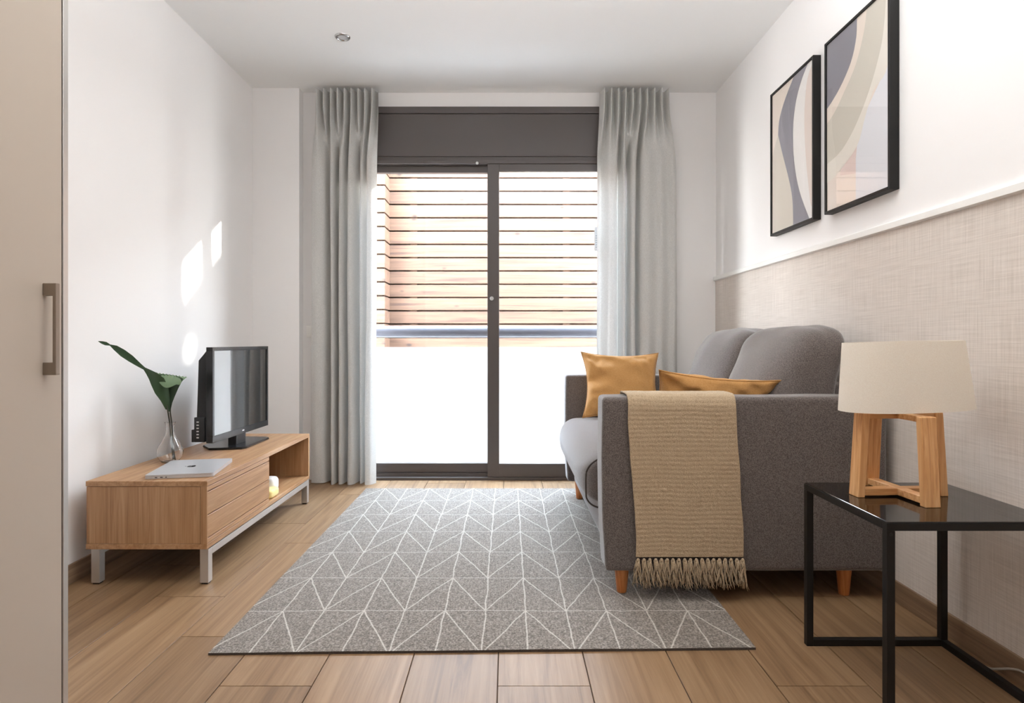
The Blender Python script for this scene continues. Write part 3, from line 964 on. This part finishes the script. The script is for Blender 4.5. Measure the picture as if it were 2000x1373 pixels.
def back_cushion(y0, y1, seed):
    bm = NB()
    yc, hy_ = (y0 + y1) / 2, (y1 - y0) / 2
    def fn(a, b, c):
        z = 0.715 + c * 0.232
        tt = (z - 0.483) / 0.464
        front = 0.925 + 0.17 * tt
        back = 1.20 + 0.075 * tt
        x = (front + back) / 2 + a * (back - front) / 2
        if a < 0: x -= 0.045 * (1 - b * b) * (1 - c * c) * (-a)
        z += 0.016 * (1 - b * b) * (c > 0) * c - 0.012 * (c > 0) * c * (a < 0) * (-a)
        x += 0.012 * noise.noise((a * 1.5, b * 1.5 + seed, c * 2))
        z += 0.010 * noise.noise((a * 2 + seed, b * 2, c)) * (c > 0)
        y = yc + b * hy_
        return (x, y, z)
    soft_box(bm, fn, (14, 24, 20), 6)
    return build('back_cushion', bm, M['sofa'], so, smooth=True)
ym = (NY1 + FY0) / 2
back_cushion(NY1 + 0.004, ym - 0.002, 1.7)
back_cushion(ym + 0.002, FY0 - 0.004, 5.1)
def leg(px_, y_, z0):
    bm = NB()
    add_lathe(bm, [(0, z0), (0.0165, z0), (0.018, z0 + 0.004), (0.0265, 0.104), (0, 0.104)], px_, y_, 20)
    build('leg', bm, M['leg_wood'], so, smooth=True, angle=40)
leg(0.405, 2.15, RT + 0.0005); leg(1.195, 2.15, 0.0); leg(0.405, 3.42, RT + 0.0005); leg(1.195, 3.42, 0.0)

# ------------------------------------------------------------------ throw pillows
def pillow(name, cx_, ex_, ey_, hw, hh, th, seed, label, seam=False):
    """ex_, ey_: unit vectors of the pillow's width and height; faces along their cross product"""
    ex_, ey_ = Vector(ex_).normalized(), Vector(ey_).normalized()
    nz = ex_.cross(ey_).normalized()
    ey_ = nz.cross(ex_).normalized()
    c0 = Vector(cx_)
    def fn(side):
        def f(u, v):
            a, b = 2 * u - 1, 2 * v - 1
            aa = a * (1 - 0.15 * (1 - b * b) * abs(a) ** 3)
            bb = b * (1 - 0.13 * (1 - a * a) * abs(b) ** 3)
            hgt = th * (max(0, (1 - a * a)) ** 0.55) * (max(0, (1 - b * b)) ** 0.55)
            inn = min(1, 3 * (1 - a * a)) * min(1, 3 * (1 - b * b))
            rr = math.hypot(a, b)
            wr_ = 0.018 * noise.noise((a * 2.0 + seed, b * 2.4, side)) + 0.011 * math.sin(8 * (a * .5 + b * .9) + seed + 4 * noise.noise((a * 1.3, b * 1.3, seed))) * smooth01(0.2 - a) + 0.018 * noise.noise((a * 5 + b * 3, b * 4 - a * 2 + seed, side)) * smooth01(rr - .3)
            return c0 + ex_ * aa * hw + ey_ * bb * hh + nz * side * (hgt + wr_ * inn)
        return f
    bm = NB()
    add_grid(bm, fn(1), 44, 44); add_grid(bm, fn(-1), 44, 44, flip=True)
    bmesh.ops.remove_doubles(bm, verts=bm.verts, dist=0.0004)
    o = build(name, bm, M['mustard'], None, smooth=True)
    tag(o, label, 'pillow', 'mustard pillows on the sofa')
    pts = []
    f0 = fn(1)
    for u, v in [(k / 20, 0) for k in range(20)] + [(1, k / 20) for k in range(20)] + [(1 - k / 20, 1) for k in range(20)] + [(0, 1 - k / 20) for k in range(21)]:
        pts.append(f0(u, v))
    bm = NB(); add_tube(bm, pts, 0.0022, 6)
    build('seam', bm, M['mustard'], o, smooth=True)
    return o
pillow('throw_pillow', (0.622, 3.315, 0.660), (1, 0.0, -0.015), (0.01, 0.36, 1), 0.218, 0.188, 0.062, 0.3, 'mustard pillow leaning on the far arm of the sofa')
pillow('throw_pillow', (0.785, 2.385, 0.632), (1, 0.0, -0.085), (0.05, -0.85, 1), 0.232, 0.185, 0.055, 2.3, 'mustard pillow leaning on the near arm behind the cream throw')

# ------------------------------------------------------------------ throw blanket with tassels
tb = thing('throw_blanket', (0.62, NY0 - 0.02, 0.05), 'cream ribbed throw with tassels hanging over the near sofa arm', 'throw')
e_ = 0.007
path = [(NY1 + e_, 0.585), (NY1 + e_, 0.69), (NY1 + 0.003, AZ1 + 0.006), (NY1 - 0.02, AZ1 + e_ + 0.001), (NY0 + 0.03, AZ1 + e_ + 0.001), (NY0 + 0.004, AZ1 + 0.005), (NY0 - e_ - 0.002, AZ1 - 0.025), (NY0 - e_ - 0.004, 0.5), (NY0 - e_ - 0.006, 0.3), (NY0 - e_ - 0.008, 0.155)]
seglen = [0]
for a, b in zip(path, path[1:]): seglen.append(seglen[-1] + math.hypot(b[0] - a[0], b[1] - a[1]))
TLN = seglen[-1]
def pathat(s):
    for i in range(len(path) - 1):
        if s <= seglen[i + 1] or i == len(path) - 2:
            k = (s - seglen[i]) / (seglen[i + 1] - seglen[i]); k = min(max(k, 0), 1)
            a, b = path[i], path[i + 1]
            return a[0] + (b[0] - a[0]) * k, a[1] + (b[1] - a[1]) * k
def sm_path(s):
    acc = [0, 0]; ww = 0
    for q_ in (-.014, -.007, 0, .007, .014):
        y_, z_ = pathat(min(max(s + q_, 0), TLN)); acc[0] += y_; acc[1] += z_; ww += 1
    return acc[0] / ww, acc[1] / ww
def throw_pt(u, s, side):
    y_, z_ = sm_path(s)
    y2, z2 = sm_path(min(s + 0.002, TLN)); y1_, z1_ = sm_path(max(s - 0.002, 0))
    ty, tz = y2 - y1_, z2 - z1_
    l_ = math.hypot(ty, tz) or 1
    ny, nz_ = tz / l_, -ty / l_                        # outward
    t_ = s / TLN
    xl = 0.412 + 0.028 * smooth01((s - 0.28) / 0.5) + 0.004 * noise.noise((s * 9, 1, 0))
    xr = 0.785 + 0.024 * smooth01((s - 0.25) / 0.55) + 0.003 * noise.noise((s * 9, 7, 0))
    x_ = xl + (xr - xl) * u
    rib = 0.0015 * abs(math.sin(PI * (s + 0.006 * noise.noise((u * 3, s * 6, 0))) / 0.0155)) ** 0.6 * (0.55 + 0.9 * abs(noise.noise((u * 26, s * 70, 2.0)))) + 0.0005 * abs(math.sin(u * 60 * PI))
    wav = 0.0025 * noise.noise((u * 4, s * 5, 4.0))
    if ny > 0: wav = abs(wav)
    off = side * 0.0025 + (rib + abs(wav) if side > 0 else 0)
    sg = 1 if (ny * -1 + nz_) > 0 else 1
    return Vector((x_, y_ + (ny if True else 0) * off, z_ + nz_ * off))
# outward normal check: on the outer face the path goes down, outward is -Y
_t = throw_pt(0.5, TLN * 0.8, 1).y - throw_pt(0.5, TLN * 0.8, 0).y
SG = 1 if _t < 0 else -1
bm = NB()
NUt, NVt = 130, 260
ga = add_grid(bm, lambda u, v: throw_pt(u, v * TLN, SG * 1), NUt, NVt)
gb = add_grid(bm, lambda u, v: throw_pt(u, v * TLN, SG * -0.4), NUt, NVt, flip=True)
for j in range(NVt):
    bm.faces.new((ga[j][0], ga[j + 1][0], gb[j + 1][0], gb[j][0])); bm.faces.new((ga[j][NUt], gb[j][NUt], gb[j + 1][NUt], ga[j + 1][NUt]))
for i in range(NUt):
    bm.faces.new((ga[0][i], gb[0][i], gb[0][i + 1], ga[0][i + 1])); bm.faces.new((ga[NVt][i], ga[NVt][i + 1], gb[NVt][i + 1], gb[NVt][i]))
bmesh.ops.recalc_face_normals(bm, faces=bm.faces)
build('ribbed_cloth', bm, M['throw'], tb, smooth=True)
tassels = []
for v_ in range(5):
    bm = NB()
    rng = random.Random(v_)
    add_lathe(bm, [(0, 0.004), (0.0045, 0.001), (0.006, -0.004), (0.005, -0.009), (0, -0.011)], 0, 0, 8)
    for s_ in range(13):
        a = 2 * PI * s_ / 13 + rng.random()
        r_ = 0.007 + 0.006 * rng.random()
        ln = 0.082 + 0.034 * rng.random()
        q_ = []
        for k in range(6):
            f_ = k / 5
            q_.append((math.cos(a) * r_ * (0.35 + 0.75 * f_) + 0.004 * math.sin(5 * f_ + s_), math.sin(a) * r_ * (0.35 + 0.5 * f_), -0.005 - ln * f_))
        q_[-1] = (q_[-1][0] + rng.uniform(-.008, .008), q_[-1][1] + rng.uniform(-.005, .003), q_[-1][2] + 0.006)
        add_tube(bm, q_, [0.0018, 0.0024, 0.0024, 0.0022, 0.0019, 0.0008], 5)
    me = bpy.data.meshes.new('tassel'); bm.to_mesh(me); bm.free()
    me.polygons.foreach_set('use_smooth', [True] * len(me.polygons)); me.materials.append(M['throw'])
    tassels.append(me)
y_end = pathat(TLN)[0]
NT = 19
for k in range(NT):
    o = bpy.data.objects.new('tassel', random.choice(tassels))
    COL.objects.link(o)
    o.parent = tb
    wx = 0.447 + (0.805 - 0.447) * k / (NT - 1)
    o.location = Vector((wx, y_end - 0.003, 0.152)) - WORLD[tb.name]
    o.rotation_euler = (0, random.uniform(-.08, .08) - 0.06 * (k / NT), 0)
    s_ = random.uniform(0.82, 0.98)
    o.scale = (1, 1, s_)

# ------------------------------------------------------------------ side table
TX0, TX1, TTY0, TTY1, TTZ = 0.882, 1.297, 1.405, 1.80, 0.477
st = thing('side_table', ((TX0 + TX1) / 2, (TTY0 + TTY1) / 2, 0), 'square black metal side table with a glossy top beside the sofa', 'side table')
b_ = 0.019
bm = NB()
add_box(bm, TX0, TX1, TTY0, TTY0 + b_, TTZ - b_, TTZ - 0.001, bev=0.0012)
add_box(bm, TX0, TX1, TTY1 - b_, TTY1, TTZ - b_, TTZ - 0.001, bev=0.0012)
add_box(bm, TX0, TX0 + b_, TTY0 + b_, TTY1 - b_, TTZ - b_, TTZ - 0.001, bev=0.0012)
add_box(bm, TX1 - b_, TX1, TTY0 + b_, TTY1 - b_, TTZ - b_, TTZ - 0.001, bev=0.0012)
build('top_frame', bm, M['black_metal'], st)
build('table_top', box(TX0 + 0.002, TX1 - 0.002, TTY0 + 0.002, TTY1 - 0.002, TTZ - 0.0009, TTZ + 0.002, bev=0.0008, seg=1), M['black_gloss'], st)
for lx in (TX0, TX1 - b_):
    for ly in (TTY0, TTY1 - b_):
        lg = build('leg', box(lx, lx + b_, ly, ly + b_, 0.0, TTZ - b_, bev=0.0012), M['black_metal'], st)
        if ly == TTY0:
            bm = NB(); add_lathe(bm, [(0, 0), (0.004, 0), (0.004, 0.001), (0.0015, 0.0015), (0, 0.001)], 0, 0, 10)
            bmesh.ops.rotate(bm, verts=bm.verts, cent=(0, 0, 0), matrix=Matrix.Rotation(PI / 2, 3, 'X'))
            bmesh.ops.translate(bm, verts=bm.verts, vec=(lx + b_ / 2, ly, TTZ - b_ - 0.008))
            build('screw', bm, M['black_plastic'], lg)
build('foot_bar', box(TX0 + b_, TX1 - b_, TTY1 - b_, TTY1, 0.0, b_, bev=0.0012), M['black_metal'], st)
build('foot_bar', box(TX1 - b_, TX1, TTY0 + b_, TTY1 - b_, 0.0, b_, bev=0.0012), M['black_metal'], st)

# ------------------------------------------------------------------ table lamp
LZ = TTZ + 0.002
lcx, lcy = 1.066, 1.650
la = thing('table_lamp', (lcx, lcy, LZ), 'wooden crossed-frame table lamp with an oval cream shade', 'lamp')
def lamp_frame(ang, lift):
    """a trapezoid loop of flat boards standing on edge"""
    o = empty('base_frame', (lcx, lcy, LZ), la)
    hb, ht, hh, tk, wd = 0.127, 0.112, 0.227, 0.020, 0.041
    rm = Matrix.Rotation(ang, 4, 'Z')
    def fin(name, bm, m_):
        bmesh.ops.rotate(bm, verts=bm.verts, cent=(0, 0, 0), matrix=rm)
        bmesh.ops.translate(bm, verts=bm.verts, vec=(lcx, lcy, LZ))
        return build(name, bm, m_, o)
    for s in (-1, 1):
        bm = NB()
        add_prism(bm, [(s * hb, 0), (s * ht, hh), (s * (ht - tk), hh), (s * (hb - tk), 0)], 1, -wd / 2, wd / 2)
        bmesh.ops.bevel(bm, geom=list(bm.edges), offset=0.0015, segments=1, affect='EDGES')
        fin('upright', bm, M['lamp_z'])
    bm = NB(); add_box(bm, -hb + tk, hb - tk, -0.0145, 0.0145, 0.004 + lift, 0.022 + lift, bev=0.001, seg=1); fin('bottom_rail', bm, M['lamp_x'])
    bm = NB(); add_box(bm, -ht + tk, ht - tk, -0.0145, 0.0145, hh - 0.016 + lift, hh - 0.001 + lift, bev=0.001, seg=1); fin('top_rail', bm, M['lamp_x'])
lamp_frame(math.radians(3), 0.0)
lamp_frame(math.radians(93), 0.0008)
bm = NB(); add_lathe(bm, [(0, LZ + 0.228), (0.03, LZ + 0.228), (0.03, LZ + 0.236), (0.012, LZ + 0.238), (0.012, LZ + 0.30), (0, LZ + 0.30)], lcx, lcy, 24)
build('socket', bm, M['trim_white'], la, smooth=True, angle=40)
scx = lcx + 0.022
zb0, zt0 = Z(803, 1.60), Z(667, 1.645)
bm = NB()
def shade_pt(a, t_, ins):
    rx, ry = 0.1845 - 0.021 * t_ - ins, 0.092 - 0.008 * t_ - ins
    ca, sa = math.cos(a), math.sin(a)
    ex2 = 2 / 2.3
    return Vector((scx - 0.006 * t_ + rx * math.copysign(abs(ca) ** ex2, ca), lcy + ry * math.copysign(abs(sa) ** ex2, sa), zb0 + (zt0 - zb0) * t_))
SEG = 72
ro = [[bm.verts.new(shade_pt(2 * PI * k / SEG, t_, 0)) for k in range(SEG)] for t_ in (0, .03, .5, .97, 1)]
ri = [[bm.verts.new(shade_pt(2 * PI * k / SEG, t_, 0.002)) for k in range(SEG)] for t_ in (0, .03, .5, .97, 1)]
for rr in (ro, ri):
    for r0, r1 in zip(rr, rr[1:]):
        for k in range(SEG):
            bm.faces.new((r0[k], r0[(k + 1) % SEG], r1[(k + 1) % SEG], r1[k]))
for ra, rb in ((ro[0], ri[0]), (ro[-1], ri[-1])):
    for k in range(SEG): bm.faces.new((ra[k], ra[(k + 1) % SEG], rb[(k + 1) % SEG], rb[k]))
bmesh.ops.recalc_face_normals(bm, faces=bm.faces)
bmesh.ops.rotate(bm, verts=bm.verts, cent=(scx, lcy, zb0), matrix=Matrix.Rotation(math.radians(-1.4), 4, 'Y'))
bmesh.ops.rotate(bm, verts=bm.verts, cent=(scx, lcy, zb0), matrix=Matrix.Rotation(math.radians(6), 4, 'Z'))
build('lamp_shade', bm, M['shade'], la, smooth=True, angle=50)
bm = NB()
for a in (0, 2 * PI / 3, 4 * PI / 3):
    add_tube(bm, [(lcx, lcy, LZ + 0.298), (lcx + 0.08 * math.cos(a), lcy + 0.07 * math.sin(a), LZ + 0.298)], 0.002, 6)
build('shade_carrier', bm, M['steel'], la)

# cable on the floor behind the table
bm = NB()
ctl = [(1.312, 1.668, 0.004), (1.318, 1.648, 0.006), (1.324, 1.625, 0.018), (1.329, 1.595, 0.034), (1.332, 1.56, 0.044), (1.332, 1.50, 0.036), (1.328, 1.40, 0.012), (1.318, 1.2, 0.005), (1.31, 0.9, 0.005)]
pts = [spline(ctl, k / 40) for k in range(41)]
pts = [(min(x_, XR - 0.0175), y_, max(z_, 0.0036)) for x_, y_, z_ in pts]
add_tube(bm, pts, 0.0032, 8)
tag(build('power_cable', bm, M['cable'], None, smooth=True), 'thin grey cable on the floor behind the side table', 'cable')

# ------------------------------------------------------------------ pictures on the right wall
XF = 1.318
def onwall(zx, zy):
    """position on the picture plane for a point of the enlarged photograph"""
    px_, py_ = zx / 2.4516 + 1380, zy / 2.4516
    Y_ = F * (XF + 0.004) / (px_ - CX)
    return (Y_, Z(py_, Y_))
def clip_poly(poly, y0, y1, z0, z1):
    def cut(pl, inside, inter):
        o_ = []
        for i, b in enumerate(pl):
            a = pl[i - 1]
            if inside(b):
                if not inside(a): o_.append(inter(a, b))
                o_.append(b)
            elif inside(a): o_.append(inter(a, b))
        return o_
    def at(ax, val):
        def f(a, b):
            k = (val - a[ax]) / (b[ax] - a[ax]); return (a[0] + (b[0] - a[0]) * k, a[1] + (b[1] - a[1]) * k)
        return f
    for ins, it in ((lambda q: q[0] >= y0, at(0, y0)), (lambda q: q[0] <= y1, at(0, y1)), (lambda q: q[1] >= z0, at(1, z0)), (lambda q: q[1] <= z1, at(1, z1))):
        if len(poly) < 3: return poly
        poly = cut(poly, ins, it)
    return poly
def curve(pts, n_=24): return [spline(pts, k / n_) for k in range(n_ + 1)]
def picture(y0, y1, z0, z1, shapes, base, label):
    o = thing('framed_print', (XR, (y0 + y1) / 2, z0), label, 'picture', 'abstract prints over the sofa')
    fw = 0.011
    bm = NB()
    add_box(bm, XF - 0.003, XR - 0.0005, y0, y0 + fw, z0, z1, bev=0.001, seg=1)
    add_box(bm, XF - 0.003, XR - 0.0005, y1 - fw, y1, z0, z1, bev=0.001, seg=1)
    add_box(bm, XF - 0.003, XR - 0.0005, y0 + fw, y1 - fw, z0, z0 + fw, bev=0.001, seg=1)
    add_box(bm, XF - 0.003, XR - 0.0005, y0 + fw, y1 - fw, z1 - fw, z1, bev=0.001, seg=1)
    build('frame', bm, M['black_metal'], o)
    mats = [mat('print_paper', base, 0.7, spec=0.1)]
    bm = NB()
    a = (y0 + fw, y1 - fw, z0 + fw, z1 - fw)
    add_box(bm, XF + 0.004, XF + 0.012, *a)
    for k, (pl, colr) in enumerate(shapes):
        mats.append(mat('print_colour', colr, 0.7, spec=0.1))
        w2 = clip_poly([onwall(*q) for q in pl], *a)
        if len(w2) < 3: continue
        x_ = XF + 0.004 - 0.0002 * (k + 1)
        f = bm.faces.new([bm.verts.new((x_, q[0], q[1])) for q in w2])
        f.normal_update()
        if f.normal.x > 0: f.normal_flip()
        f.material_index = k + 1
    build('print', bm, mats, o)
    build('glass_pane', box(XF + 0.0005, XF + 0.002, *a), M['picture_pane'], o)
    return o
kink = [(430, 330), (420, 362), (375, 480), (350, 570), (343, 645)]
low_l = [(343, 645), (365, 740), (395, 860), (412, 960), (416, 1120)]
rt = [(500, 250), (487, 300), (455, 385), (430, 480), (417, 580), (415, 680), (420, 770), (435, 870), (460, 960), (510, 1090)]
band = curve(kink) + curve(low_l)[1:] + curve(rt)[::-1]
pink = curve([(520, 280), (497, 330), (480, 400), (470, 520), (470, 640), (478, 780), (490, 900), (500, 980), (520, 1000)]) + [(560, 900), (560, 300)]
leftlow = [(343, 645)] + curve(low_l)[1:] + [(290, 1180), (290, 900)] + curve([(300, 860), (312, 800), (320, 730), (343, 645)])[:-1]
Zb, Zt = 1.424, 2.133
picture(2.603, 3.03, Zb, Zt, [(leftlow, srgb(214, 207, 196)), (curve(rt) + [(600, 1090), (600, 250)], srgb(238, 235, 232)), (pink, srgb(228, 215, 207)), (band, srgb(150, 148, 156))], srgb(232, 221, 210),
        'narrow abstract print with one slim grey wave, black frame, farther along the wall')
dk = curve([(735, -60), (728, 20), (722, 85), (718, 180), (695, 290), (650, 400), (600, 490), (560, 545)]) + [(500, 545), (500, -60)]
cr = curve([(775, -60), (770, 20), (755, 150), (715, 310), (660, 440), (610, 545), (550, 630)]) + [(500, 630), (500, -60)]
gr = curve([(862, -40), (852, 110), (835, 230), (790, 400), (740, 540), (690, 650), (630, 740), (540, 815)]) + [(500, 830), (500, -60)]
cr2 = curve([(890, 240), (852, 360), (800, 430), (760, 560), (725, 690), (660, 790), (600, 860), (540, 900)]) + [(500, 900), (500, -60), (900, -60)]
pk = [(650, 700), (722, 640), (715, 830), (640, 840)]
wt = [(730, 600), (760, 540), (900, 240), (960, 240), (960, 1100), (715, 1100), (715, 760)]
picture(2.082, 2.512, Zb, Zt, [(pk, srgb(224, 205, 198)), (wt, srgb(226, 226, 230)), (cr2, srgb(230, 224, 214)), (gr, srgb(208, 202, 190)), (cr, srgb(230, 218, 206)), (dk, srgb(142, 140, 148))], srgb(231, 219, 209),
        'abstract print with a dark grey corner and wide beige arcs, black frame, nearer the lamp')

# ------------------------------------------------------------------ ceiling spot and wall switch
sx_, sy_ = X(669, 3.198), 3.198
sp = thing('ceiling_spotlight', (sx_, sy_, ZC), 'small round recessed spotlight in the white ceiling', 'spotlight')
bm = NB(); add_lathe(bm, [(0.028, ZC - 0.002), (0.030, ZC - 0.007), (0.038, ZC - 0.006), (0.041, ZC - 0.0005), (0.041, ZC)], sx_, sy_, 32)
build('trim_ring', bm, M['chrome'], sp, smooth=True)
bm = NB(); add_lathe(bm, [(0, ZC - 0.0025), (0.012, ZC - 0.0035), (0.028, ZC - 0.0015), (0.029, ZC - 0.0005), (0, ZC - 0.0005)], sx_, sy_, 24)
build('lens', bm, M['grey_mark'], sp, smooth=True)
sw = thing('wall_switch', (X(604, YB), YB, 0.95), 'white wall switch just left of the left curtain', 'switch')
bm = box(X(599, YB), X(624, YB), YB - 0.009, YB, Z(659, YB), Z(636, YB), bev=0.002)
build('face_plate', bm, M['white_plastic'], sw)
build('rocker', box(X(601.5, YB), X(621, YB), YB - 0.012, YB - 0.009, Z(656, YB), Z(639, YB), bev=0.0015), M['white_plastic'], sw)
